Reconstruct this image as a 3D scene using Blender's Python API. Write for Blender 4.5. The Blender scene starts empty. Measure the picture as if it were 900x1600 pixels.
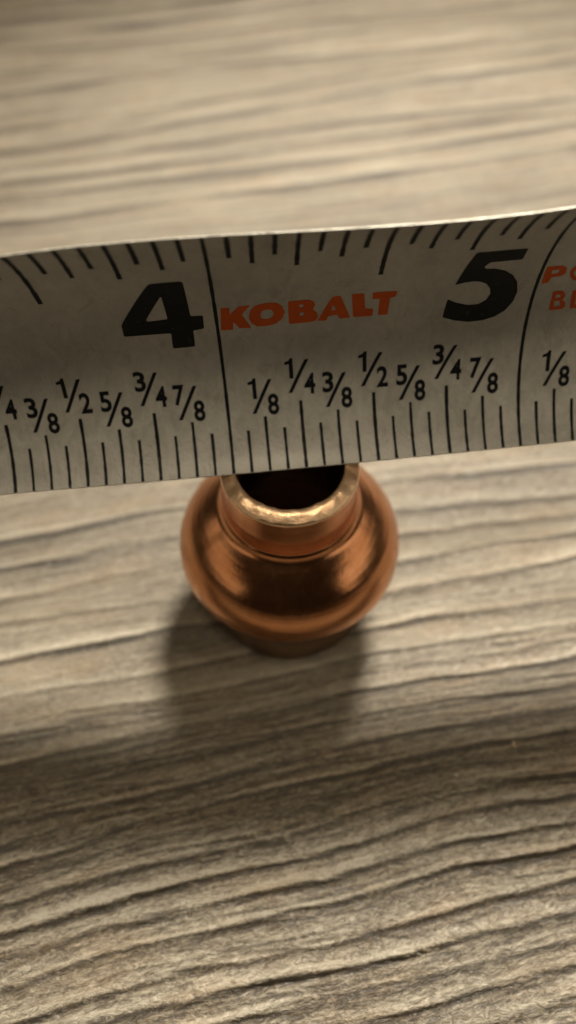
import bpy, bmesh, math, random
import numpy as np
from mathutils import Vector, Matrix
from mathutils.geometry import tessellate_polygon

IN = 0.0254                      # everything below is laid out in inches, built in metres
TILT = math.radians(34)          # camera axis, away from straight down
CAM=(0.00441,-1.53135,2.90832)
TP=[0.06431, 0.15406, 2.50197, 0.09578, 0.02868, -0.22573, 0.09868, 0.1904, 2.72796, -0.37134, -0.64088, -0.84792, 0.0077, -0.02688, 0.44035, -0.09465, 0.48929, -0.107]
GLYPH={'4': [[(3.8221, 0.7456), (3.9209, 0.7447), (3.9224, 0.5818), (3.9606, 0.5792), (3.9575, 0.5261), (3.9229, 0.5209), (3.9205, 0.4584), (3.8491, 0.4578), (3.8528, 0.5184), (3.7044, 0.5203), (3.7065, 0.569)], [(3.8482, 0.682), (3.7851, 0.5813), (3.79, 0.5738), (3.8514, 0.5766)]], '5': [[(4.77, 0.7617), (4.9227, 0.7536), (4.9216, 0.6997), (4.8251, 0.7026), (4.8114, 0.684), (4.8196, 0.6728), (4.8443, 0.6704), (4.8804, 0.6565), (4.9115, 0.6322), (4.9342, 0.5988), (4.9447, 0.5576), (4.9394, 0.5197), (4.9203, 0.4877), (4.8894, 0.4676), (4.8506, 0.4572), (4.8042, 0.457), (4.7594, 0.4675), (4.7186, 0.4837), (4.7252, 0.5549), (4.7545, 0.5376), (4.7936, 0.5235), (4.8278, 0.5229), (4.8504, 0.5377), (4.8584, 0.5617), (4.8517, 0.5845), (4.8359, 0.6053), (4.8138, 0.6176), (4.791, 0.6216), (4.7642, 0.6193), (4.7379, 0.6138), (4.745, 0.6456), (4.7566, 0.7016)]], 'K': [[(4.0177, 0.6049), (4.0441, 0.6038), (4.0433, 0.5735), (4.0727, 0.6052), (4.1096, 0.607), (4.0808, 0.5697), (4.1066, 0.5107), (4.0678, 0.515), (4.0514, 0.5417), (4.0481, 0.5108), (4.01, 0.5118)]], 'O': [[(4.1226, 0.6026), (4.1564, 0.6111), (4.1897, 0.6084), (4.2069, 0.5909), (4.2141, 0.5628), (4.2053, 0.5372), (4.1864, 0.5211), (4.1576, 0.514), (4.1252, 0.5151), (4.108, 0.53), (4.1005, 0.552), (4.1076, 0.5836)], [(4.1449, 0.5764), (4.1591, 0.5815), (4.1728, 0.5785), (4.1801, 0.5614), (4.1714, 0.5464), (4.1551, 0.5417), (4.1412, 0.5459), (4.1371, 0.5611)]], 'B': [[(4.225, 0.6094), (4.2905, 0.6091), (4.3043, 0.5996), (4.3089, 0.5837), (4.3019, 0.5656), (4.3148, 0.5515), (4.3188, 0.5341), (4.3104, 0.5171), (4.2906, 0.5136), (4.2256, 0.5138)], [(4.2599, 0.5896), (4.2698, 0.59), (4.2742, 0.5841), (4.2697, 0.5785), (4.2603, 0.5774)], [(4.2601, 0.5557), (4.2707, 0.5567), (4.2757, 0.5494), (4.2706, 0.5434), (4.2611, 0.5423)]], 'A': [[(4.3161, 0.5164), (4.3613, 0.6119), (4.3857, 0.6143), (4.4207, 0.5173), (4.3867, 0.5169), (4.3778, 0.5345), (4.3498, 0.5306), (4.3444, 0.5146)], [(4.3594, 0.5536), (4.3648, 0.5768), (4.3744, 0.5547)]], 'L': [[(4.421, 0.616), (4.4592, 0.6149), (4.4668, 0.5495), (4.4923, 0.545), (4.4914, 0.5163), (4.4291, 0.5178)]], 'T': [[(4.4853, 0.6154), (4.5621, 0.6115), (4.5577, 0.5882), (4.5411, 0.5835), (4.5396, 0.5156), (4.5084, 0.5171), (4.5091, 0.5838), (4.4863, 0.586)]], 'P2': [[(5.0146, 0.5803), (5.011, 0.651), (5.0598, 0.6491), (5.0779, 0.6365), (5.0815, 0.614), (5.0693, 0.6035), (5.0402, 0.6019), (5.0352, 0.581)], [(5.034, 0.6323), (5.0563, 0.6318), (5.0564, 0.6177), (5.0354, 0.6172)]], 'O2': [[(5.1492, 0.6039), (5.1436, 0.6183), (5.1335, 0.6309), (5.1213, 0.6391), (5.1092, 0.641), (5.0998, 0.6363), (5.0948, 0.6258), (5.095, 0.6119), (5.1003, 0.5975), (5.1098, 0.5852), (5.1218, 0.5776), (5.1339, 0.5759), (5.1437, 0.5805), (5.1492, 0.5904)], [(5.1368, 0.6057), (5.132, 0.6157), (5.1234, 0.6228), (5.1143, 0.6242), (5.1082, 0.6193), (5.1073, 0.6101), (5.112, 0.6002), (5.1204, 0.5933), (5.1295, 0.5919), (5.1358, 0.5967)]], 'B2': [[(5.0656, 0.4709), (5.0627, 0.5437), (5.0913, 0.5434), (5.1047, 0.5321), (5.1072, 0.5149), (5.1013, 0.5068), (5.1151, 0.4938), (5.1179, 0.4782), (5.1067, 0.4696)], [(5.0755, 0.5283), (5.0899, 0.5279), (5.093, 0.5166), (5.0765, 0.5159)], [(5.0772, 0.5043), (5.0941, 0.5037), (5.1003, 0.4835), (5.0791, 0.4827)]], 'L2': [[(5.1342, 0.4691), (5.1268, 0.5389), (5.1417, 0.539), (5.1486, 0.4833), (5.1789, 0.4831), (5.1797, 0.4692)]]}
GRAIN=[(2, [(-2.4745, 5.3873), (-1.9422, 5.4954), (-1.1249, 5.6677), (-0.1407, 5.9889), (0.6589, 6.2867)]), (0.7, [(-2.4081, 5.0863), (-1.6241, 5.2232), (-0.821, 5.3754), (0.0044, 5.6056), (0.8597, 5.7813), (1.7417, 5.9625)]), (0.7, [(-2.3357, 4.7585), (-1.729, 4.8656), (-1.192, 4.9969), (-0.6416, 5.1316), (0.0044, 5.3164), (0.8414, 5.5319), (1.7038, 5.7054), (2.593, 5.8842)]), (1.3, [(-2.2566, 4.4), (-1.7783, 4.5405), (-1.161, 4.7163), (-0.5219, 4.8872), (0.0044, 4.9748), (0.6209, 5.0863), (1.2232, 5.2002), (1.6466, 5.3164), (2.5126, 5.5197)]), (0.8, [(-2.1425, 3.8832), (-1.4509, 4.0465), (-0.7399, 4.273), (0.0044, 4.5303), (0.786, 4.7797), (1.5996, 4.9969), (2.4471, 5.2232)]), (1.8, [(-2.0757, 3.5807), (-1.6324, 3.6908), (-1.1829, 3.8388), (-0.6031, 4.065), (0.0044, 4.2537), (0.6374, 4.4798), (1.1092, 4.6328), (1.8337, 4.8118), (2.3923, 4.9748)]), (1.1, [(-2.027, 3.3598), (-1.5964, 3.4812), (-0.9276, 3.6567), (-0.4675, 3.7773), (0.0044, 3.9011), (0.4882, 4.0189), (1.1307, 4.1396), (1.6094, 4.2249), (2.2589, 4.3704)]), (1.0, [(-1.9923, 3.2028), (-1.4526, 3.2964), (-1.0166, 3.408), (-0.5464, 3.5141), (0.0044, 3.6823), (0.7181, 3.8565), (1.4557, 4.0189), (2.2121, 4.1585)]), (1.3, [(-1.9539, 3.0287), (-1.5316, 3.1036), (-0.8868, 3.2415), (-0.4458, 3.3359), (0.0044, 3.4404), (0.5797, 3.539), (1.2963, 3.7339), (2.1712, 3.9733)]), (1.8, [(-1.8889, 2.7344), (-1.5811, 2.7763), (-1.1746, 2.8971), (-0.754, 2.9917), (-0.2148, 3.096), (0.0044, 3.1415), (0.5638, 3.2806), (1.0236, 3.3919), (1.3753, 3.473), (2.1032, 3.6652)]), (0.9, [(-1.8097, 2.3754), (-0.6147, 2.5711), (0.6386, 2.7763), (1.1863, 2.9187), (1.6363, 3.0287), (1.9843, 3.1263)]), (1, [(-1.742, 2.0688), (-0.592, 2.2623), (0.6162, 2.4721), (1.907, 2.7763)]), (1, [(-1.6672, 1.7297), (-0.5671, 1.9239), (0.5909, 2.1283), (1.8256, 2.4074)]), (1, [(-1.6095, 1.4686), (-0.5469, 1.6495), (0.5738, 1.8955), (1.764, 2.1283)]), (1, [(-1.5506, 1.2014), (-0.5281, 1.3938), (0.5518, 1.5969), (1.7002, 1.8395)]), (1, [(-1.5006, 0.9749), (-0.5122, 1.1781), (0.5351, 1.3691), (1.6409, 1.5709)]), (1, [(-1.4628, 0.804), (-0.4989, 0.9969), (0.521, 1.1781), (1.591, 1.3447)]), (0.6, [(-1.4208, 0.6137), (-0.4862, 0.8249), (0.5093, 1.0191), (1.544, 1.1319)]), (0.9, [(-1.3861, 0.4564), (-1.2192, 0.5207), (-1.0326, 0.563), (-0.4771, 0.7014), (0.4981, 0.8671), (1.5065, 0.9618)]), (0.6, [(-1.3578, 0.3281), (-1.0956, 0.3861), (-0.8341, 0.4415), (-0.5648, 0.4979), (-0.0272, 0.6019), (0.563, 0.7014), (1.4707, 0.7998)]), (1.5, [(-1.3429, 0.2606), (-1.1516, 0.3102), (-0.9193, 0.3715), (-0.724, 0.4229), (-0.5363, 0.4564), (0.0044, 0.5514), (0.5568, 0.6295), (1.4562, 0.7339)]), (1.3, [(-1.3111, 0.1165), (-1.0617, 0.1774), (-0.8703, 0.2222), (-0.7064, 0.2712), (-0.5232, 0.3031), (0.0044, 0.3934), (0.5414, 0.4489), (0.8489, 0.4865), (1.4125, 0.536)]), (1.4, [(-1.2772, -0.0369), (-1.0328, 0.0144), (-0.8479, 0.0667), (-0.6621, 0.1165), (-0.4853, 0.1706), (0.0044, 0.2641), (0.5571, 0.3138), (0.9148, 0.3642), (1.3892, 0.4303)]), (1.2, [(-1.2531, -0.1461), (-1.0711, -0.1184), (-0.8891, -0.0967), (-0.6428, -0.0559), (-0.4554, -0.0209), (0.0044, 0.0733), (0.5436, 0.1638), (0.719, 0.2014), (0.8976, 0.2466), (1.3642, 0.3173)]), (1.7, [(-1.2126, -0.3297), (-1.096, -0.3038), (-0.923, -0.2659), (-0.7448, -0.2275), (-0.5534, -0.1856), (-0.3337, -0.1461), (0.0044, -0.0811), (0.4287, 0.0015), (0.6361, 0.0372), (0.8741, 0.0865), (1.1155, 0.1333), (1.3349, 0.1843)]), (1.5, [(-1.177, -0.4912), (-1.0436, -0.4613), (-0.9281, -0.4421), (-0.8008, -0.4255), (-0.6059, -0.3865), (-0.3709, -0.3383), (-0.2048, -0.3038), (0.087, -0.2335), (0.3914, -0.1674), (0.6447, -0.1184), (0.8481, -0.0904), (1.0281, -0.0622), (1.2896, -0.0209)]), (1.2, [(-1.1536, -0.5971), (-0.9856, -0.5736), (-0.8767, -0.5446), (-0.6836, -0.51), (-0.4765, -0.4857), (-0.2446, -0.4421), (0.0044, -0.378), (0.358, -0.298), (0.5692, -0.2542), (0.8045, -0.2186), (1.0046, -0.1946), (1.2613, -0.1491)]), (1.5, [(-1.118, -0.7581), (-0.8783, -0.7014), (-0.6323, -0.651), (-0.3822, -0.5893), (-0.1257, -0.5367), (0.136, -0.4776), (0.2955, -0.4476), (0.5373, -0.4116), (0.8086, -0.378), (1.044, -0.3383), (1.2271, -0.3038)]), (0.8, [(-1.0985, -0.8468), (-0.7403, -0.7824), (-0.3743, -0.6964), (0.0044, -0.6203), (0.3948, -0.5367), (0.7944, -0.4749), (1.2009, -0.4228)]), (1.2, [(-1.0691, -0.9797), (-0.7223, -0.9049), (-0.3644, -0.8302), (0.0044, -0.7336), (0.2835, -0.6713), (0.6471, -0.6023), (1.1775, -0.5287)]), (1.5, [(-1.0366, -1.1268), (-0.8604, -1.078), (-0.5914, -0.9841), (-0.3576, -0.9233), (-0.1178, -0.8585), (0.2526, -0.7824), (0.6356, -0.6964), (0.8958, -0.651), (1.1573, -0.6203)]), (1.7, [(-1.0096, -1.2494), (-0.6859, -1.1518), (-0.461, -1.0993), (-0.1134, -1.0413), (0.1237, -0.9797), (0.3681, -0.9003), (0.6177, -0.842), (0.8691, -0.8064), (0.9945, -0.7968), (1.1199, -0.7896)]), (1.9, [(-0.9906, -1.3353), (-0.7795, -1.2771), (-0.5636, -1.2113), (-0.3395, -1.1684), (-0.1113, -1.1247), (0.0744, -1.0887), (0.2639, -1.0348), (0.4577, -0.9797), (0.6551, -0.9301), (0.8542, -0.8934), (1.1031, -0.8655)]), (2, [(-0.9768, -1.3977), (-0.7669, -1.3506), (-0.5536, -1.2928), (-0.3336, -1.2494), (-0.1093, -1.2072), (0.1192, -1.1622), (0.3534, -1.0993), (0.5932, -1.0413), (0.8367, -0.9952), (1.0804, -0.9685)]), (1.9, [(-0.9567, -1.489), (-0.7534, -1.4291), (-0.5442, -1.3696), (-0.3278, -1.3276), (-0.1073, -1.2869), (0.1172, -1.2434), (0.3469, -1.1889), (0.583, -1.1247), (0.8214, -1.0844), (1.0624, -1.05)]), (1.9, [(-0.9336, -1.5937), (-0.8151, -1.5593), (-0.6337, -1.5068), (-0.4254, -1.462), (-0.2558, -1.4218), (-0.0611, -1.3921), (0.1805, -1.3563), (0.3826, -1.3083), (0.6136, -1.2434), (0.801, -1.2031), (1.0376, -1.1622)]), (1.6, [(-0.9206, -1.6524), (-0.7231, -1.6056), (-0.5209, -1.5593), (-0.2721, -1.5068), (0.0044, -1.4547), (0.1993, -1.4291), (0.4414, -1.3883), (0.6683, -1.3315), (0.8526, -1.2928), (1.0153, -1.2633)]), (1.2, [(-0.9027, -1.7337), (-0.5095, -1.6524), (-0.1004, -1.568), (0.2383, -1.5085), (0.4332, -1.4728), (0.655, -1.4218), (0.8365, -1.379), (0.9982, -1.3411)]), (1.5, [(-0.8854, -1.8118), (-0.4995, -1.7337), (-0.0984, -1.6524), (0.2342, -1.5851), (0.4255, -1.5507), (0.5782, -1.5103), (0.755, -1.471), (0.9795, -1.4255)]), (1.3, [(-0.8688, -1.887), (-0.2951, -1.7731), (0.2296, -1.6689), (0.631, -1.5851), (0.7835, -1.5507), (0.9596, -1.5156)])]

# ------------------------------------------------------------------ camera
S = bpy.context.scene
C = S.collection
cam_data = bpy.data.cameras.new('camera')
cam = bpy.data.objects.new('camera', cam_data)
C.objects.link(cam)
cam.location = Vector(CAM) * IN
cam.rotation_euler = (TILT, 0, 0)
cam_data.sensor_fit = 'VERTICAL'
cam_data.sensor_height = 36.0
cam_data.lens = 36.0 * 1140 / 1600
cam_data.clip_start = 0.002
cam_data.clip_end = 20
cam_data.dof.use_dof = True
cam_data.dof.focus_distance = 2.25 * IN
cam_data.dof.aperture_fstop = 17
S.camera = cam

# ------------------------------------------------------------------ room light
w = bpy.data.worlds.new('World')
S.world = w
w.use_nodes = True
bg = w.node_tree.nodes['Background']
bg.inputs[0].default_value = (1.0, 0.78, 0.52, 1)
bg.inputs[1].default_value = 0.014

def area(name, pos, target, size, power, color, shape='DISK', size_y=None):
    d = bpy.data.lights.new(name, 'AREA')
    d.shape = shape
    d.size = size * IN
    if size_y: d.size_y = size_y * IN
    d.energy = power
    d.color = color
    o = bpy.data.objects.new(name, d)
    C.objects.link(o)
    o.location = Vector(pos) * IN
    o.rotation_euler = (Vector(target) - Vector(pos)).to_track_quat('-Z', 'Y').to_euler()
    return o

KEY = Vector((0.24, 0.65, 1.0)).normalized() * 16
kd = bpy.data.lights.new('key_lamp', 'SPOT')          # shaded lamp behind and to the right
kd.energy = 16.5
kd.color = (1.0, 0.905, 0.765)
kd.spot_size = math.radians(55)
kd.spot_blend = 1.0
kd.shadow_soft_size = 1.7 * IN
key = bpy.data.objects.new('key_lamp', kd)
C.objects.link(key)
key.location = KEY * IN
key.rotation_euler = (Vector((1.3, 2.1, 0)) - KEY).to_track_quat('-Z', 'Y').to_euler()
for dx, dy, p in ((0, -9, 1.7), (19, -6, 1.4), (-19, -6, 1.1)):       # added overhead fills, spread to brighten the rim's front arc
    area('overhead_fill', (dx, dy, 39), (0, 0, 0.9), 6, p, (1.0, 0.83, 0.59))
area('side_fill_right', (34, -3, 15), (0, 0, 0.9), 46, 0.9, (1.0, 0.84, 0.62), 'RECTANGLE', 11)  # added wide fill, gives the copper shoulder its highlight arc
area('side_fill_left', (-34, -7, 14), (0, 0, 0.9), 46, 0.55, (1.0, 0.80, 0.55), 'RECTANGLE', 10)  # unseen left-hand fill, added for the arc on the other side

S.view_settings.view_transform = 'Standard'
S.view_settings.look = 'None'
S.view_settings.exposure = 0
S.view_settings.gamma = 1
S.view_settings.use_curve_mapping = False
S.render.engine = 'CYCLES'
S.cycles.use_denoising = True
S.cycles.max_bounces = 8

# ------------------------------------------------------------------ helpers
def tag(o, label=None, cat=None, group=None, kind=None):
    for k, v in (('label', label), ('category', cat), ('group', group), ('kind', kind)):
        if v: o[k] = v
    return o

def obj(name, me, mat=None, parent=None):
    o = bpy.data.objects.new(name, me)
    C.objects.link(o)
    if mat: me.materials.append(mat)
    if parent: o.parent = parent
    return o

def empty(name, loc=(0, 0, 0)):
    o = bpy.data.objects.new(name, None)
    o.empty_display_size = 0.005
    C.objects.link(o)
    o.location = Vector(loc) * IN
    return o

def mesh(name, verts, faces, smooth=False):
    me = bpy.data.meshes.new(name)
    me.from_pydata([tuple(v) for v in verts], [], faces)
    me.update()
    if smooth:
        me.shade_smooth()
    return me

class Nodes:
    def __init__(s, name):
        s.m = bpy.data.materials.new(name)
        s.m.use_nodes = True
        s.t = s.m.node_tree
        s.b = s.t.nodes['Principled BSDF']
    def n(s, kind, **kw):
        o = s.t.nodes.new(kind)
        for k, v in kw.items():
            if k.startswith('_'):
                o.inputs[k[1:].replace('_', ' ')].default_value = v
            else:
                setattr(o, k, v)
        return o
    def l(s, a, b): s.t.links.new(a, b)
    def ramp(s, fac, stops):
        r = s.n('ShaderNodeValToRGB')
        while len(r.color_ramp.elements) < len(stops): r.color_ramp.elements.new(0.5)
        for e, (p, c) in zip(r.color_ramp.elements, stops):
            e.position = p
            e.color = (c, c, c, 1) if isinstance(c, (int, float)) else (*c, 1)
        s.l(fac, r.inputs[0])
        return r
    def math(s, op, a, b=None, clamp=False):
        o = s.n('ShaderNodeMath', operation=op, use_clamp=clamp)
        for i, x in enumerate((a, b)):
            if x is None: continue
            if isinstance(x, (int, float)): o.inputs[i].default_value = x
            else: s.l(x, o.inputs[i])
        return o.outputs[0]
    def noise(s, vec, scale, detail=4, rough=0.55, dist=0.0):
        o = s.n('ShaderNodeTexNoise', _Scale=scale, _Detail=detail, _Roughness=rough, _Distortion=dist)
        s.l(vec, o.inputs['Vector'])
        return o.outputs[0]
    def mapping(s, vec, scale, loc=(0, 0, 0)):
        o = s.n('ShaderNodeMapping', _Scale=scale, _Location=loc)
        s.l(vec, o.inputs['Vector'])
        return o.outputs[0]
    def bump(s, h, strength, dist, normal=None):
        o = s.n('ShaderNodeBump', _Strength=strength, _Distance=dist)
        s.l(h, o.inputs['Height'])
        if normal: s.l(normal, o.inputs['Normal'])
        return o.outputs[0]
    def mix(s, fac, a, b, mode='MIX'):
        o = s.n('ShaderNodeMix', data_type='RGBA', blend_type=mode)
        for i, x in ((0, fac), (6, a), (7, b)):
            if isinstance(x, (int, float)): o.inputs[i].default_value = x
            elif isinstance(x, tuple): o.inputs[i].default_value = (*x, 1)
            else: s.l(x, o.inputs[i])
        return o.outputs[2]

# ------------------------------------------------------------------ materials
def mat_wood():
    k = Nodes('wood_look_floor')
    fl = k.n('ShaderNodeAttribute', attribute_name='flow').outputs['Vector']
    gr = k.n('ShaderNodeAttribute', attribute_name='grain').outputs['Fac']
    streak = k.noise(k.mapping(fl, (1.1, 13, 1)), 1.0, 5, 0.62, 0.25)
    fine = k.noise(k.mapping(fl, (8, 34, 1)), 1.0, 4, 0.62, 0.9)
    pore = k.noise(k.mapping(fl, (30, 66, 1)), 1.0, 4, 0.68, 1.3)
    cloud = k.noise(k.mapping(fl, (0.7, 1.8, 1), (3.1, 1.7, 0)), 1.0, 3, 0.5)
    a = k.math('MULTIPLY', k.math('SUBTRACT', streak, 0.5), 0.6)
    b = k.math('MULTIPLY', k.math('SUBTRACT', fine, 0.5), 1.2)
    c = k.math('MULTIPLY', k.math('SUBTRACT', pore, 0.5), 2.1)
    d = k.math('MULTIPLY', k.math('SUBTRACT', cloud, 0.5), 0.5)
    sep = k.n('ShaderNodeSeparateXYZ')
    k.l(fl, sep.inputs[0])
    mr = k.n('ShaderNodeMapRange', interpolation_type='SMOOTHSTEP')
    for nm, vv in (('From Min', -1.1), ('From Max', -0.3), ('To Min', 1.0), ('To Max', 0.42)): mr.inputs[nm].default_value = vv
    k.l(sep.outputs[1], mr.inputs['Value'])
    rough_zone = mr.outputs[0]      # this board is coarser figured towards its near side
    b = k.math('MULTIPLY', b, rough_zone); c = k.math('MULTIPLY', c, rough_zone)
    v = k.math('ADD', k.math('ADD', a, b), k.math('ADD', c, d))
    v = k.math('ADD', k.math('MULTIPLY', gr, 0.38), v)
    v = k.math('ADD', v, 0.53, True)
    col = k.ramp(v, [(0.0, (0.040, 0.032, 0.022)), (0.3, (0.094, 0.077, 0.052)), (0.55, (0.182, 0.157, 0.114)),
                     (0.78, (0.260, 0.231, 0.176)), (1.0, (0.365, 0.332, 0.262))]).outputs[0]
    warm = k.noise(k.mapping(fl, (2.2, 9, 1), (9, 4, 0)), 1.0, 2)
    wf = k.ramp(warm, [(0.45, 0.0), (0.75, 0.5)]).outputs[0]
    col = k.mix(wf, col, k.mix(1.0, col, (1.0, 0.80, 0.62), 'MULTIPLY'))
    fleck = k.ramp(k.noise(k.mapping(fl, (14, 46, 1), (2, 7, 0)), 1.0, 4, 0.7, 0.8), [(0.56, 0.0), (0.70, 0.85)]).outputs[0]
    col = k.mix(k.math('MULTIPLY', fleck, rough_zone), col, (0.105, 0.068, 0.032))
    pale = k.ramp(k.noise(k.mapping(fl, (17, 60, 1), (6, 3, 0)), 1.0, 4, 0.7, 1.0), [(0.58, 0.0), (0.72, 0.7)]).outputs[0]
    col = k.mix(k.math('MULTIPLY', pale, rough_zone), col, (0.32, 0.29, 0.23))
    k.l(col, k.b.inputs['Base Color'])
    h = k.math('ADD', k.math('MULTIPLY', streak, 0.4), k.math('ADD', k.math('MULTIPLY', fine, 0.6), k.math('MULTIPLY', pore, 0.9)))
    k.l(k.bump(h, 0.8, 0.012 * IN), k.b.inputs['Normal'])
    k.l(k.ramp(fine, [(0.2, 0.40), (0.8, 0.52)]).outputs[0], k.b.inputs['Roughness'])
    k.b.inputs['Specular IOR Level'].default_value = 0.75
    return k.m

def mat_copper(name, base, dark, r0, r1, bump=0.12, scale=1.0):
    k = Nodes(name)
    oc = k.n('ShaderNodeTexCoord').outputs['Object']
    blot = k.noise(k.mapping(oc, (220 * scale,) * 3), 1.0, 5, 0.6, 0.4)
    drawn = k.noise(k.mapping(oc, (2600, 2600, 90)), 1.0, 3, 0.6)
    ringy = k.noise(k.mapping(oc, (60, 60, 1600)), 1.0, 2, 0.5)
    f = k.ramp(k.math('ADD', k.math('MULTIPLY', blot, 0.55), k.math('MULTIPLY', ringy, 0.45)), [(0.36, 0.0), (0.64, 1.0)]).outputs[0]
    k.l(k.mix(f, dark, base), k.b.inputs['Base Color'])
    k.b.inputs['Metallic'].default_value = 1
    rr = k.math('ADD', k.math('MULTIPLY', blot, r1 - r0), k.math('MULTIPLY', drawn, 0.12))
    k.l(k.math('ADD', rr, r0 - 0.03), k.b.inputs['Roughness'])
    hh = k.math('ADD', k.math('MULTIPLY', blot, 0.6), k.math('ADD', k.math('MULTIPLY', drawn, 0.3), k.math('MULTIPLY', ringy, 0.8)))
    k.l(k.bump(hh, bump, 0.0006), k.b.inputs['Normal'])
    return k.m

def mat_rim():
    k = Nodes('sawn_copper_rim')
    oc = k.n('ShaderNodeTexCoord').outputs['Object']
    n1 = k.noise(k.mapping(oc, (1500,) * 3), 1.0, 3, 0.6)
    n2 = k.n('ShaderNodeTexVoronoi', _Scale=900.0)
    k.l(oc, n2.inputs['Vector'])
    k.l(k.mix(n1, (1.0, 0.62, 0.37), (1.0, 0.78, 0.55)), k.b.inputs['Base Color'])
    k.b.inputs['Metallic'].default_value = 1
    k.b.inputs['Roughness'].default_value = 0.36
    h = k.math('ADD', n1, k.math('MULTIPLY', n2.outputs['Distance'], 0.9))
    k.l(k.bump(h, 0.14, 0.0004), k.b.inputs['Normal'])
    return k.m

def mat_blade():
    k = Nodes('matte_blade_coating')
    oc = k.n('ShaderNodeTexCoord').outputs['Object']
    sm = k.noise(oc, 95, 4, 0.6, 0.6)
    scr = k.noise(k.mapping(oc, (900, 180, 500)), 1.0, 4, 0.65, 1.2)
    grit = k.noise(oc, 2600, 2, 0.6)
    f = k.math('ADD', k.math('MULTIPLY', sm, 0.6), k.math('MULTIPLY', scr, 0.4))
    base = k.ramp(f, [(0.38, (0.345, 0.342, 0.318)), (0.64, (0.51, 0.507, 0.476))]).outputs[0]
    spot = k.ramp(k.noise(oc, 420, 5, 0.7, 0.8), [(0.56, 0.0), (0.72, 0.55)]).outputs[0]
    k.l(k.mix(spot, base, (0.22, 0.205, 0.17)), k.b.inputs['Base Color'])
    k.l(k.ramp(scr, [(0.3, 0.30), (0.7, 0.55)]).outputs[0], k.b.inputs['Roughness'])
    h = k.math('ADD', k.math('MULTIPLY', scr, 0.7), k.math('MULTIPLY', grit, 0.35))
    k.l(k.bump(h, 0.38, 0.0004), k.b.inputs['Normal'])
    k.b.inputs['Coat Weight'].default_value = 0.3
    k.b.inputs['Coat Roughness'].default_value = 0.28
    return k.m

def mat_edge():
    k = Nodes('bare_blade_edge')
    oc = k.n('ShaderNodeTexCoord').outputs['Object']
    n = k.noise(k.mapping(oc, (1800, 300, 300)), 1.0, 3)
    k.l(k.ramp(n, [(0.3, (0.45, 0.44, 0.39)), (0.7, (0.80, 0.79, 0.73))]).outputs[0], k.b.inputs['Base Color'])
    k.b.inputs['Metallic'].default_value = 0.7
    k.b.inputs['Roughness'].default_value = 0.45
    k.l(k.bump(n, 0.5, 0.0002), k.b.inputs['Normal'])
    return k.m

def mat_ink(name, a, b):
    k = Nodes(name)
    oc = k.n('ShaderNodeTexCoord').outputs['Object']
    n = k.noise(oc, 700, 4, 0.65)
    wear = k.ramp(k.noise(oc, 1500, 5, 0.7), [(0.62, 0.0), (0.76, 0.28)]).outputs[0]
    k.l(k.mix(wear, k.mix(n, a, b), (0.24, 0.22, 0.18)), k.b.inputs['Base Color'])
    k.b.inputs['Roughness'].default_value = 0.5
    k.b.inputs['Specular IOR Level'].default_value = 0.15
    return k.m

def mat_plain(name, c, r=0.5):
    k = Nodes(name)
    oc = k.n('ShaderNodeTexCoord').outputs['Object']
    n = k.noise(oc, 2500, 3)
    k.l(k.mix(n, tuple(x * 0.75 for x in c), c), k.b.inputs['Base Color'])
    k.b.inputs['Roughness'].default_value = r
    return k.m

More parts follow.
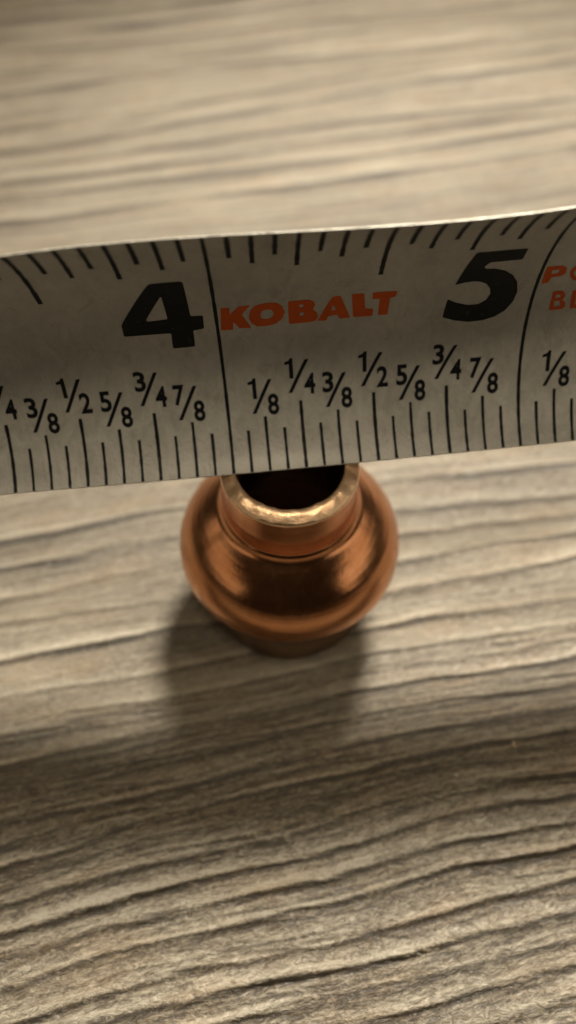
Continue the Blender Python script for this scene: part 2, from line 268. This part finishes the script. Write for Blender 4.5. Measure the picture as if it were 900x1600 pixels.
# ------------------------------------------------------------------ floor
def build_floor():
    rng = np.random.default_rng(11)
    def grow(start, step, end, f=1.12):
        v = [start]
        while v[-1] < end:
            step *= f
            v.append(v[-1] + step)
        return v
    xd = np.arange(-3.0, 3.0001, 0.034)
    tail = np.array(grow(3.0, 0.034, 16)[1:])
    xs = np.concatenate([-tail[::-1], xd, tail])
    ya = np.arange(-1.75, 1.4, 0.0055)
    yb = np.arange(1.4, 6.3, 0.012)
    ys = np.concatenate([-np.array(grow(1.75, 0.0055, 12)[1:])[::-1], ya, yb, np.array(grow(6.3, 0.012, 22)[1:])])
    nx, ny = len(xs), len(ys)
    # each grain line as y over x, carried on straight past its ends
    Ls, st = [], []
    for wgt, pts in GRAIN:
        px = np.array([a for a, b in pts]); py = np.array([b for a, b in pts])
        m = np.polyfit(px, py, 1)[0]
        y = np.interp(xs, px, py)
        lo, hi = xs < px[0], xs > px[-1]
        y[lo] = py[0] + m * (xs[lo] - px[0]); y[hi] = py[-1] + m * (xs[hi] - px[-1])
        ker = np.exp(-0.5 * (np.arange(-4, 5) / 1.8) ** 2); ker /= ker.sum()
        ysm = np.convolve(np.pad(y, 4, mode='edge'), ker, 'valid')
        y = np.where(np.abs(xs) < 2.8, ysm, y)
        Ls.append(y); st.append(wgt)
    o = np.argsort([np.interp(0, xs, l) for l in Ls])
    Ls = np.array(Ls)[o]; st = np.array(st)[o]
    for i in range(1, len(Ls)):
        Ls[i] = np.maximum(Ls[i], Ls[i - 1] + 0.018)
    q0 = np.array([np.interp(0, xs, l) for l in Ls])
    # flow coordinate: runs along the grain
    Q = np.empty((ny, nx))
    for j in range(nx):
        c = Ls[:, j]
        qq = np.interp(ys, c, q0)
        qq = np.where(ys < c[0], q0[0] + (ys - c[0]), qq)
        qq = np.where(ys > c[-1], q0[-1] + (ys - c[-1]), qq)
        Q[:, j] = qq
    X = np.broadcast_to(xs, (ny, nx)); Y = np.broadcast_to(ys[:, None], (ny, nx))
    def wav(sd, freq, n=5):
        r = np.random.default_rng(sd)
        v = 0
        for i in range(n):
            v = v + np.sin(xs * freq * (1 + i * 0.83) * r.uniform(0.8, 1.2) + r.uniform(0, 6.3)) / (1 + i)
        return v / 1.6
    Z = np.zeros((ny, nx)); G = np.zeros((ny, nx))
    def add(D, amp, wid, mod):
        nonlocal Z, G
        lip = np.where(D > 0, np.exp(-(D / (wid * 1.5)) ** 2 * 0.8) * np.clip(D / (wid * 0.35), 0, 1), 0)
        dark = np.exp(-((D + wid * 0.45) / (wid * 0.55)) ** 2)
        Z += mod * amp * (0.9 * np.exp(-np.abs(D) / (wid * 1.9)) * (D > 0) + np.where(D <= 0, 0.9 - 1.9 * np.clip(-D / (wid * 0.7), 0, 1), 0) * np.exp(-np.abs(D) / (wid * 1.6)))
        G += mod * (1.45 * lip * np.interp(Y[:, :1], [0.2, 1.6], [1.0, 0.35]) - 1.35 * dark)  # pale lip puts the ridges' lit side into the colour, beside printed streaks
    for i, (y, s) in enumerate(zip(Ls, st)):
        mod = s / 1.6 * (0.78 + 0.55 * wav(100 + i, 2.6))
        mod = np.clip(mod, 0.1, 1.6) * np.interp(y, [-0.8, -0.4, 0.9, 2.2], [1.0, 0.8, 0.75, 1.05])
        wid = 0.0185 * (1 + 0.28 * wav(300 + i, 3.3)) * (0.85 + 0.12 * s) * (1 + 0.55 * np.clip(y + 0.6, 0, 5))
        wob = 0.006 * wav(200 + i, 9)
        add(Y - y - wob, 0.0098 * np.interp(Y[:, :1], [-1, 0.5, 2], [1, 0.8, 0.3]), wid[None, :], mod[None, :])
    # finer lines between and beyond the bold ones
    for i in range(700):
        qc = rng.uniform(-3.5, 12) if 220 < i < 420 else rng.uniform(1.0, 6.2) if 420 <= i < 560 else rng.uniform(-1.9, -0.5) if i >= 560 else rng.uniform(-1.9, 0.6)
        xc = rng.uniform(-3, 3); ln = rng.uniform(0.5, 2.6)
        if qc > q0[-1] + 0.2 or qc < q0[0] - 0.2:
            ln = 9; amp = rng.uniform(0.5, 1.2); wd = rng.uniform(0.03, 0.06)
        else:
            amp = rng.uniform(0.25, 0.85) * (1.0 if qc < -0.4 else 0.45); wd = rng.uniform(0.007, 0.018)
        if i >= 560: amp = rng.uniform(0.5, 1.2); wd = rng.uniform(0.006, 0.012)
        elif i >= 420: amp = rng.uniform(0.3, 0.8); wd = rng.uniform(0.018, 0.04)
        mod = amp * np.exp(-((xs - xc) / ln) ** 2) * (0.8 + 0.5 * wav(900 + i, 3))
        rows = np.where((Q.min(1) < qc + 0.3) & (Q.max(1) > qc - 0.3))[0]
        if len(rows) < 2: continue
        a, b = rows[0], rows[-1] + 1
        D = Q[a:b] - qc - 0.012 * wav(1500 + i, 5)
        lip = np.where(D > 0, np.exp(-(D / (wd * 1.4)) ** 2), 0)
        dark = np.exp(-((D + wd * 0.3) / (wd * 0.6)) ** 2)
        Z[a:b] += mod * (0.004 if qc < 1 else 0.001) * (lip - dark)
        G[a:b] += mod * (0.5 * lip - 1.0 * dark)
    # a band of darker late wood, sharp on its far side and fading towards the viewer
    qa = q0[np.argmin(np.abs(q0 + 0.56))]
    D = qa - Q
    G -= 0.40 * np.clip(D / 0.02, 0, 1) * np.exp(-np.clip(D - 0.05, 0, None) / 0.16) * (0.85 + 0.2 * wav(77, 2))
    Z = np.clip(Z, -0.016, 0.015) - 0.008
    fade = np.clip((8 - np.abs(Y)) / 2, 0, 1) * np.clip((8 - np.abs(X)) / 2, 0, 1)
    Z *= fade
    co = np.stack([X, Y, Z], -1).reshape(-1, 3) * IN
    me = bpy.data.meshes.new('floor')
    me.vertices.add(nx * ny)
    me.vertices.foreach_set('co', co.astype(np.float32).ravel())
    idx = np.arange(nx * ny).reshape(ny, nx)
    quads = np.stack([idx[:-1, :-1], idx[:-1, 1:], idx[1:, 1:], idx[1:, :-1]], -1).reshape(-1, 4)
    nf = len(quads)
    me.loops.add(nf * 4); me.polygons.add(nf)
    me.loops.foreach_set('vertex_index', quads.ravel().astype(np.int32))
    me.polygons.foreach_set('loop_start', np.arange(0, nf * 4, 4, dtype=np.int32))
    me.update(calc_edges=True)
    me.shade_smooth()
    at = me.attributes.new('grain', 'FLOAT', 'POINT')
    at.data.foreach_set('value', np.clip(G, -1.6, 1.2).astype(np.float32).ravel())
    at = me.attributes.new('flow', 'FLOAT_VECTOR', 'POINT')
    at.data.foreach_set('vector', np.stack([X, Q, 0 * X], -1).astype(np.float32).ravel())
    o = obj('floor', me, mat_wood())
    return tag(o, 'grey brown wood look floor with raised wavy grain', None, None, 'structure')

build_floor()

# ------------------------------------------------------------------ copper fitting (axis at the origin)
H = 0.91
def lathe(name, prof, n=128, closed=False, wobble=None):
    vs, fs = [], []
    m = len(prof)
    for i in range(n):
        a = 2 * math.pi * i / n
        for j, (r, z) in enumerate(prof):
            dr, dz = wobble(a, j) if wobble else (0, 0)
            vs.append(((r + dr) * math.cos(a) * IN, (r + dr) * math.sin(a) * IN, (z + dz) * IN))
    for i in range(n):
        k = (i + 1) % n
        for j in range(m if closed else m - 1):
            l = (j + 1) % m
            fs.append((i * m + j, k * m + j, k * m + l, i * m + l))
    return mesh(name, vs, fs, True)

def smooth_profile(pts, n=8):
    out = []
    P = [pts[0]] + list(pts) + [pts[-1]]
    for i in range(1, len(P) - 2):
        p0, p1, p2, p3 = (np.array(P[k]) for k in (i - 1, i, i + 1, i + 2))
        for t in np.linspace(0, 1, n, endpoint=False):
            v = 0.5 * ((2 * p1) + (-p0 + p2) * t + (2 * p0 - 5 * p1 + 4 * p2 - p3) * t * t + (-p0 + 3 * p1 - 3 * p2 + p3) * t ** 3)
            out.append(tuple(v))
    out.append(tuple(pts[-1]))
    return out

def build_fitting():
    root = empty('copper_fitting', (0.010, 0.022, 0))
    tag(root, 'copper reducer fitting with a narrow open neck standing under the tape blade', 'pipe fitting')
    cop = mat_copper('tarnished_copper', (0.73, 0.355, 0.180), (0.48, 0.20, 0.085), 0.12, 0.26, 0.06)
    cop_low = mat_copper('shade_darkened_copper', (0.34, 0.20, 0.11), (0.20, 0.12, 0.07), 0.22, 0.40)  # darker copy of the copper: shade below the shoulder put into the colour
    # neck wall: outside up to just under the rim, and the bore inside
    neck = smooth_profile([(0.2660, H - 0.241), (0.2600, H - 0.230), (0.2570, H - 0.2220), (0.2530, H - 0.2160), (0.2490, H - 0.210), (0.2480, H - 0.200), (0.2470, H - 0.14), (0.2450, H - 0.08), (0.2430, H - 0.0375)], 6)
    obj('neck', lathe('neck', neck), cop, root)
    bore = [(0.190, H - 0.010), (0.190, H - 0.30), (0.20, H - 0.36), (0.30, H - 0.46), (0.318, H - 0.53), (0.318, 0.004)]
    obj('bore', lathe('bore', bore), mat_copper('shade_darkened_bore', (0.30, 0.13, 0.055), (0.12, 0.055, 0.025), 0.2, 0.4), root)  # bore colour darkened to carry the shade inside the hole
    # sawn rim, slightly uneven
    rg = random.Random(4)
    ph = [rg.uniform(0, 6.28) for _ in range(12)]
    def wob(a, j):
        e = sum(math.sin(a * (5 + 4 * i) + ph[i]) / (1 + 0.4 * i) for i in range(6))
        e2 = sum(math.sin(a * (7 + 5 * i) + ph[6 + i]) / (1 + 0.4 * i) for i in range(6))
        if j in (2, 3): return (0.0014 * e, 0.0010 * e2)
        if j in (5, 6): return (0.0012 * e2, 0.0008 * e)
        return (0, 0.0012 * e2 if j == 4 else 0)
    rim = [(0.2430, H - 0.038), (0.2440, H - 0.033), (0.2420, H - 0.0275), (0.237, H - 0.0230), (0.216, H - 0.0105), (0.199, H - 0.0015), (0.1935, H - 0.003), (0.190, H - 0.0105)]
    obj('rim', lathe('rim', rim, 192, wobble=wob), mat_rim(), root)
    sh = smooth_profile([(0.262, H - 0.235), (0.274, H - 0.248), (0.300, H - 0.268), (0.330, H - 0.293), (0.360, H - 0.321), (0.388, H - 0.352), (0.410, H - 0.386), (0.4250, H - 0.418), (0.4335, H - 0.446), (0.4378, H - 0.474), (0.4390, H - 0.508), (0.4385, H - 0.516)], 6) + [(0.4360, H - 0.5205), (0.430, H - 0.5225), (0.421, H - 0.522), (0.408, H - 0.518), (0.355, H - 0.517)]
    obj('shoulder', lathe('shoulder', sh), cop, root)
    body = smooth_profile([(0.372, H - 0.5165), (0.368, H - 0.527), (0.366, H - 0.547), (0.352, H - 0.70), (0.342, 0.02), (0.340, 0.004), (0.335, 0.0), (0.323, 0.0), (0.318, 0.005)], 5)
    obj('lower_body', lathe('lower_body', body), cop_low, root)['label'] = 'shade-darkened lower body under the wide shoulder'

build_fitting()

# ------------------------------------------------------------------ tape measure blade
CT, ST = math.cos(TILT), math.sin(TILT)
ROT = np.array([[1, 0, 0], [0, CT, ST], [0, ST, -CT]])
GL, GW = np.polynomial.legendre.leggauss(8)
def blade_point(s, w, lift=0.0):
    """point of the curled blade at s inches along and w inches up from the lower edge; lift off its printed face"""
    p = TP
    s = np.asarray(s, float); w = np.asarray(w, float)
    d = s - 4.25; e = np.clip(d, -0.95, 0.95)
    T = np.array([math.cos(p[3]) * math.cos(p[4]), math.sin(p[3]) * math.cos(p[4]), math.sin(p[4])])
    N1 = np.array([0, 1.0, 0]); N1 -= T * N1.dot(T); N1 /= np.linalg.norm(N1)
    N2 = np.cross(T, N1); N2 = -N2 if N2[2] > 0 else N2
    f0 = p[5] + p[6] * e + p[7] * e * e
    k1 = p[8] + p[9] * e + p[10] * e * e + p[15] * e ** 3
    k2 = p[11] + p[14] * e + p[16] * e * e + p[17] * e ** 3
    x = 0; y = 0
    for g, gw in zip(GL, GW):
        t = w * (g + 1) / 2
        a = f0 + k1 * t + k2 * t * t
        x = x + np.cos(a) * gw * w / 2; y = y + np.sin(a) * gw * w / 2
    a = f0 + k1 * w + k2 * w * w
    x = x - np.sin(a) * lift + p[12] * e * e; y = y + np.cos(a) * lift + p[13] * e * e
    P = np.array(p[0:3]) + np.multiply.outer(d, T) + np.multiply.outer(x, N1) + np.multiply.outer(y, N2)
    return (P @ ROT + np.array(CAM)) * IN

TH = 0.0048
S0, S1 = 1.9, 6.6
LIFT = 0.0007
def build_tape():
    root = empty('tape_measure')
    tag(root, 'silver grey tape measure blade held across the copper fitting, numbered 4 and 5', 'tape measure')
    ns, nw = 236, 72
    ss = np.linspace(S0, S1, ns); ww = np.linspace(0, 1, nw)
    SS, WW = np.meshgrid(ss, ww, indexing='ij')
    rag = 0.0011 * (np.sin(SS * 61) + np.sin(SS * 143 + 1) + np.sin(SS * 317 + 2)) * 0.5
    front = blade_point(SS, WW).reshape(-1, 3)
    back = blade_point(SS, WW, -TH).reshape(-1, 3)
    V = np.concatenate([front, back]); off = ns * nw
    id = lambda i, j: i * nw + j
    F, M = [], []
    for i in range(ns - 1):
        for j in range(nw - 1):
            F.append((id(i, j), id(i + 1, j), id(i + 1, j + 1), id(i, j + 1))); M.append(0)
            F.append((off + id(i, j), off + id(i, j + 1), off + id(i + 1, j + 1), off + id(i + 1, j))); M.append(0)
    for j in range(nw - 1):
        F.append((id(0, j), id(0, j + 1), off + id(0, j + 1), off + id(0, j))); M.append(1)
        F.append((id(ns - 1, j), off + id(ns - 1, j), off + id(ns - 1, j + 1), id(ns - 1, j + 1))); M.append(1)
    # rounded bare edges, above and below
    NE = 5
    for e, w0 in ((0, 0.0), (1, 1.0)):
        b0 = len(V)
        rings = []
        for k in range(1, NE):
            a = math.pi * k / NE
            bulge = TH * 0.5 * math.sin(a) * (1 + 0.25 * np.sin(ss * 83 + k) * np.sin(ss * 31))
            rings.append(blade_point(ss, w0 + (bulge if e else -bulge), -TH / 2 + TH / 2 * math.cos(a)))
        V = np.concatenate([V] + rings)
        def vid(i, k):
            j = (nw - 1) if e else 0
            return id(i, j) if k == 0 else off + id(i, j) if k == NE else b0 + (k - 1) * ns + i
        for i in range(ns - 1):
            for k in range(NE):
                q = (vid(i, k), vid(i + 1, k), vid(i + 1, k + 1), vid(i, k + 1))
                F.append(q if e else q[::-1]); M.append(1)
    me = mesh('blade', V, F)
    b = obj('blade', me, mat_blade(), root)
    me.materials.append(mat_edge())
    me.polygons.foreach_set('material_index', M)
    me.polygons.foreach_set('use_smooth', [True] * len(M))
    # keep the thin edges crisp
    for e in me.edges: e.use_edge_sharp = False
    sharp = set()
    for i in range(ns - 1):
        for o in (0, off):
            for j in (0, nw - 1): sharp.add(tuple(sorted((o + id(i, j), o + id(i + 1, j)))))
    for e in me.edges:
        if tuple(sorted(e.vertices)) in sharp: e.use_edge_sharp = True

    black = mat_ink('black_ink', (0.0035, 0.0045, 0.007), (0.011, 0.0125, 0.016))
    red = mat_ink('orange_red_ink', (0.50, 0.075, 0.009), (0.66, 0.125, 0.02))
    rng = random.Random(3)

    def strip(name, s, w0, w1, width, mat, slant=0.0):
        n = max(4, int((w1 - w0) / 0.018))
        vs, fs = [], []
        for i in range(n + 1):
            t = i / n
            w_ = w0 + (w1 - w0) * t
            hw = width / 2 * (1 + rng.uniform(-0.13, 0.13))
            if 0 < i < n or True:
                c = s + slant * (t - 0.5)
            vs += [(c - hw, w_), (c + hw, w_)]
        a = np.array(vs)
        P = blade_point(a[:, 0], a[:, 1], LIFT)
        for i in range(n): fs.append((2 * i, 2 * i + 1, 2 * i + 3, 2 * i + 2))
        return obj(name, mesh(name, P, fs, True), mat, root)

    def subdiv(tris, lev):
        for _ in range(lev):
            o = []
            for a, b_, c in tris:
                ab, bc, ca = (a + b_) / 2, (b_ + c) / 2, (c + a) / 2
                o += [(a, ab, ca), (ab, b_, bc), (ca, bc, c), (ab, bc, ca)]
            tris = o
        return tris

    def shape(name, loops, mat, lev=3, label=None):
        flat = [Vector((x, y, 0)) for l in loops for x, y in l]
        tri = tessellate_polygon([[Vector((x, y, 0)) for x, y in l] for l in loops])
        T = []
        for t in tri:
            T.append(tuple(np.array(flat[i][:2]) for i in t))
        T = subdiv(T, lev)
        pts, key, fs = [], {}, []
        for t in T:
            f = []
            for v in t:
                k = (round(v[0], 6), round(v[1], 6))
                if k not in key: key[k] = len(pts); pts.append(k)
                f.append(key[k])
            if len(set(f)) == 3:
                a, b_, c = (pts[i] for i in f)
                if (b_[0] - a[0]) * (c[1] - a[1]) - (b_[1] - a[1]) * (c[0] - a[0]) < 0: f = f[::-1]
                fs.append(tuple(f))
        a = np.array(pts)
        o = obj(name, mesh(name, blade_point(a[:, 0], a[:, 1], LIFT), fs, True), mat, root)
        if label: o['label'] = label
        return o

    def rounded(l, n=3):
        # soften a traced outline
        for _ in range(n):
            o = []
            for i in range(len(l)):
                a, b_ = np.array(l[i]), np.array(l[(i + 1) % len(l)])
                o += [tuple(a * 0.95 + b_ * 0.05), tuple(a * 0.05 + b_ * 0.95)]
            l = o
        return l

    # graduations: sixteenths along both edges
    LOW = (0.147, 0.188, 0.234, 0.234); UPP = (0.146, 0.185, 0.219, 0.306)
    for n in range(int(S0 * 16) + 1, int(S1 * 16)):
        s = n / 16
        if n % 16 == 0:
            strip('inch_line', s, 0.0, 1.0, 0.0112, black)
            continue
        kd = 0 if n % 2 else 1 if n % 4 else 2 if n % 8 else 3
        strip('graduation_mark', s, 0.0, LOW[kd] + rng.uniform(-.003, .003), 0.0102 if kd < 2 else 0.0118, black)
        strip('graduation_mark', s, 1.0 - UPP[kd] + rng.uniform(-.003, .003), 1.0, 0.0138, black)

    # fraction digits
    cache = {}
    def glyph(ch):
        if ch not in cache:
            cu = bpy.data.curves.new('glyph', 'FONT')
            cu.body = ch
            cu.resolution_u = 4
            cu.offset = 0.028
            o = bpy.data.objects.new('glyph', cu)
            C.objects.link(o)
            bpy.context.view_layer.update()
            dg = bpy.context.evaluated_depsgraph_get()
            me = bpy.data.meshes.new_from_object(o.evaluated_get(dg))
            co = np.array([v.co[:2] for v in me.vertices])
            fs = [tuple(f.vertices) for f in me.polygons]
            bpy.data.objects.remove(o); bpy.data.meshes.remove(me); bpy.data.curves.remove(cu)
            lo, hi = co.min(0), co.max(0)
            cache[ch] = ((co - lo) / (hi - lo), fs, (hi - lo)[0] / (hi - lo)[1])
        return cache[ch]
    def digit(ch, cx, w0, w1):
        if ch == '1':
            f = lambda x, y: (cx + (x - 0.42) * (w1 - w0), w0 + y * (w1 - w0))
            shape('fraction_digit', [[f(*v) for v in ((0.36, 0), (0.54, 0), (0.54, 1), (0.42, 1), (0.35, 0.88), (0.16, 0.82), (0.16, 0.69), (0.36, 0.71))]], black, 1)
            return
        co, fs, asp = glyph(ch)
        hgt = w1 - w0
        wd = 0.52 * hgt
        P = blade_point(cx + (co[:, 0] - 0.5) * wd, w0 + co[:, 1] * hgt, LIFT)
        o = obj('fraction_digit', mesh('fraction_digit', P, fs, True), black, root)
    fr = {2: '18', 4: '14', 6: '38', 8: '12', 10: '58', 12: '34', 14: '78'}
    for inch in range(2, 6):
        for k, (a, b_) in fr.items():
            s = inch + k / 16
            if s < S0 + .1 or s > S1 - .1: continue
            up = 0.060 if k % 4 == 0 else 0.0
            j = rng.uniform(-.003, .003)
            digit(a, s - 0.030 + j, 0.250 + up, 0.323 + up)
            digit(b_, s + 0.032 + j, 0.191 + up, 0.264 + up)
            shape('fraction_slash', [[(s + 0.0195 + j, 0.315 + up), (s - 0.0415 + j, 0.200 + up), (s - 0.0285 + j, 0.200 + up), (s + 0.0325 + j, 0.315 + up)][::1]], black, 2)
    # inch numerals and lettering
    shape('inch_numeral', [rounded(l, 2) for l in GLYPH['4']], black, 3, 'large bold black numeral 4')
    shape('inch_numeral', [rounded(l, 2) for l in GLYPH['5']], black, 3, 'large bold slanted black numeral 5')
    for k in ('K', 'O', 'B', 'A', 'L', 'T', 'P2', 'O2', 'B2', 'L2'):
        shape('printed_letter', [rounded(l, 2) for l in GLYPH[k]], red, 2, 'orange red printed letter ' + k[0])

build_tape()

# ------------------------------------------------------------------ specks lying on the floor
def speck(name, pos, r, mat, label, arc):
    """a tiny curl of shaving: an open bent tube"""
    rg = random.Random(int(pos[0] * 1000))
    n, m = 14, 6
    vs, fs = [], []
    for i in range(n + 1):
        t = i / n
        a = arc[0] + (arc[1] - arc[0]) * t
        rad = r * (0.32 * math.sin(math.pi * min(max(t, .06), .94)) + 0.05)
        for j in range(m):
            b = 2 * math.pi * j / m
            rr = r + rad * math.cos(b)
            vs.append((rr * math.cos(a) * IN, rr * math.sin(a) * IN, (rad * math.sin(b) + r * 0.25 + r * 0.2 * t) * IN))
    for i in range(n):
        for j in range(m):
            k = (j + 1) % m
            fs.append((i * m + j, i * m + k, (i + 1) * m + k, (i + 1) * m + j))
    fs.append(tuple(range(m))[::-1]); fs.append(tuple(n * m + j for j in range(m)))
    o = obj(name, mesh(name, vs, fs, True), mat)
    o.location = Vector(pos) * IN
    return tag(o, label, 'debris')
speck('shaving', (0.905, -0.679, 0.0), 0.010, mat_plain('tan_shaving', (0.72, 0.55, 0.36)), 'tiny tan curled shaving lying on the floor at the right', (1.2, 5.0))
speck('lint_fleck', (0.655, -0.805, 0.0), 0.009, mat_plain('pale_lint', (0.70, 0.68, 0.62)), 'tiny pale lint fleck on the floor nearer than the tan shaving', (0.3, 2.6))
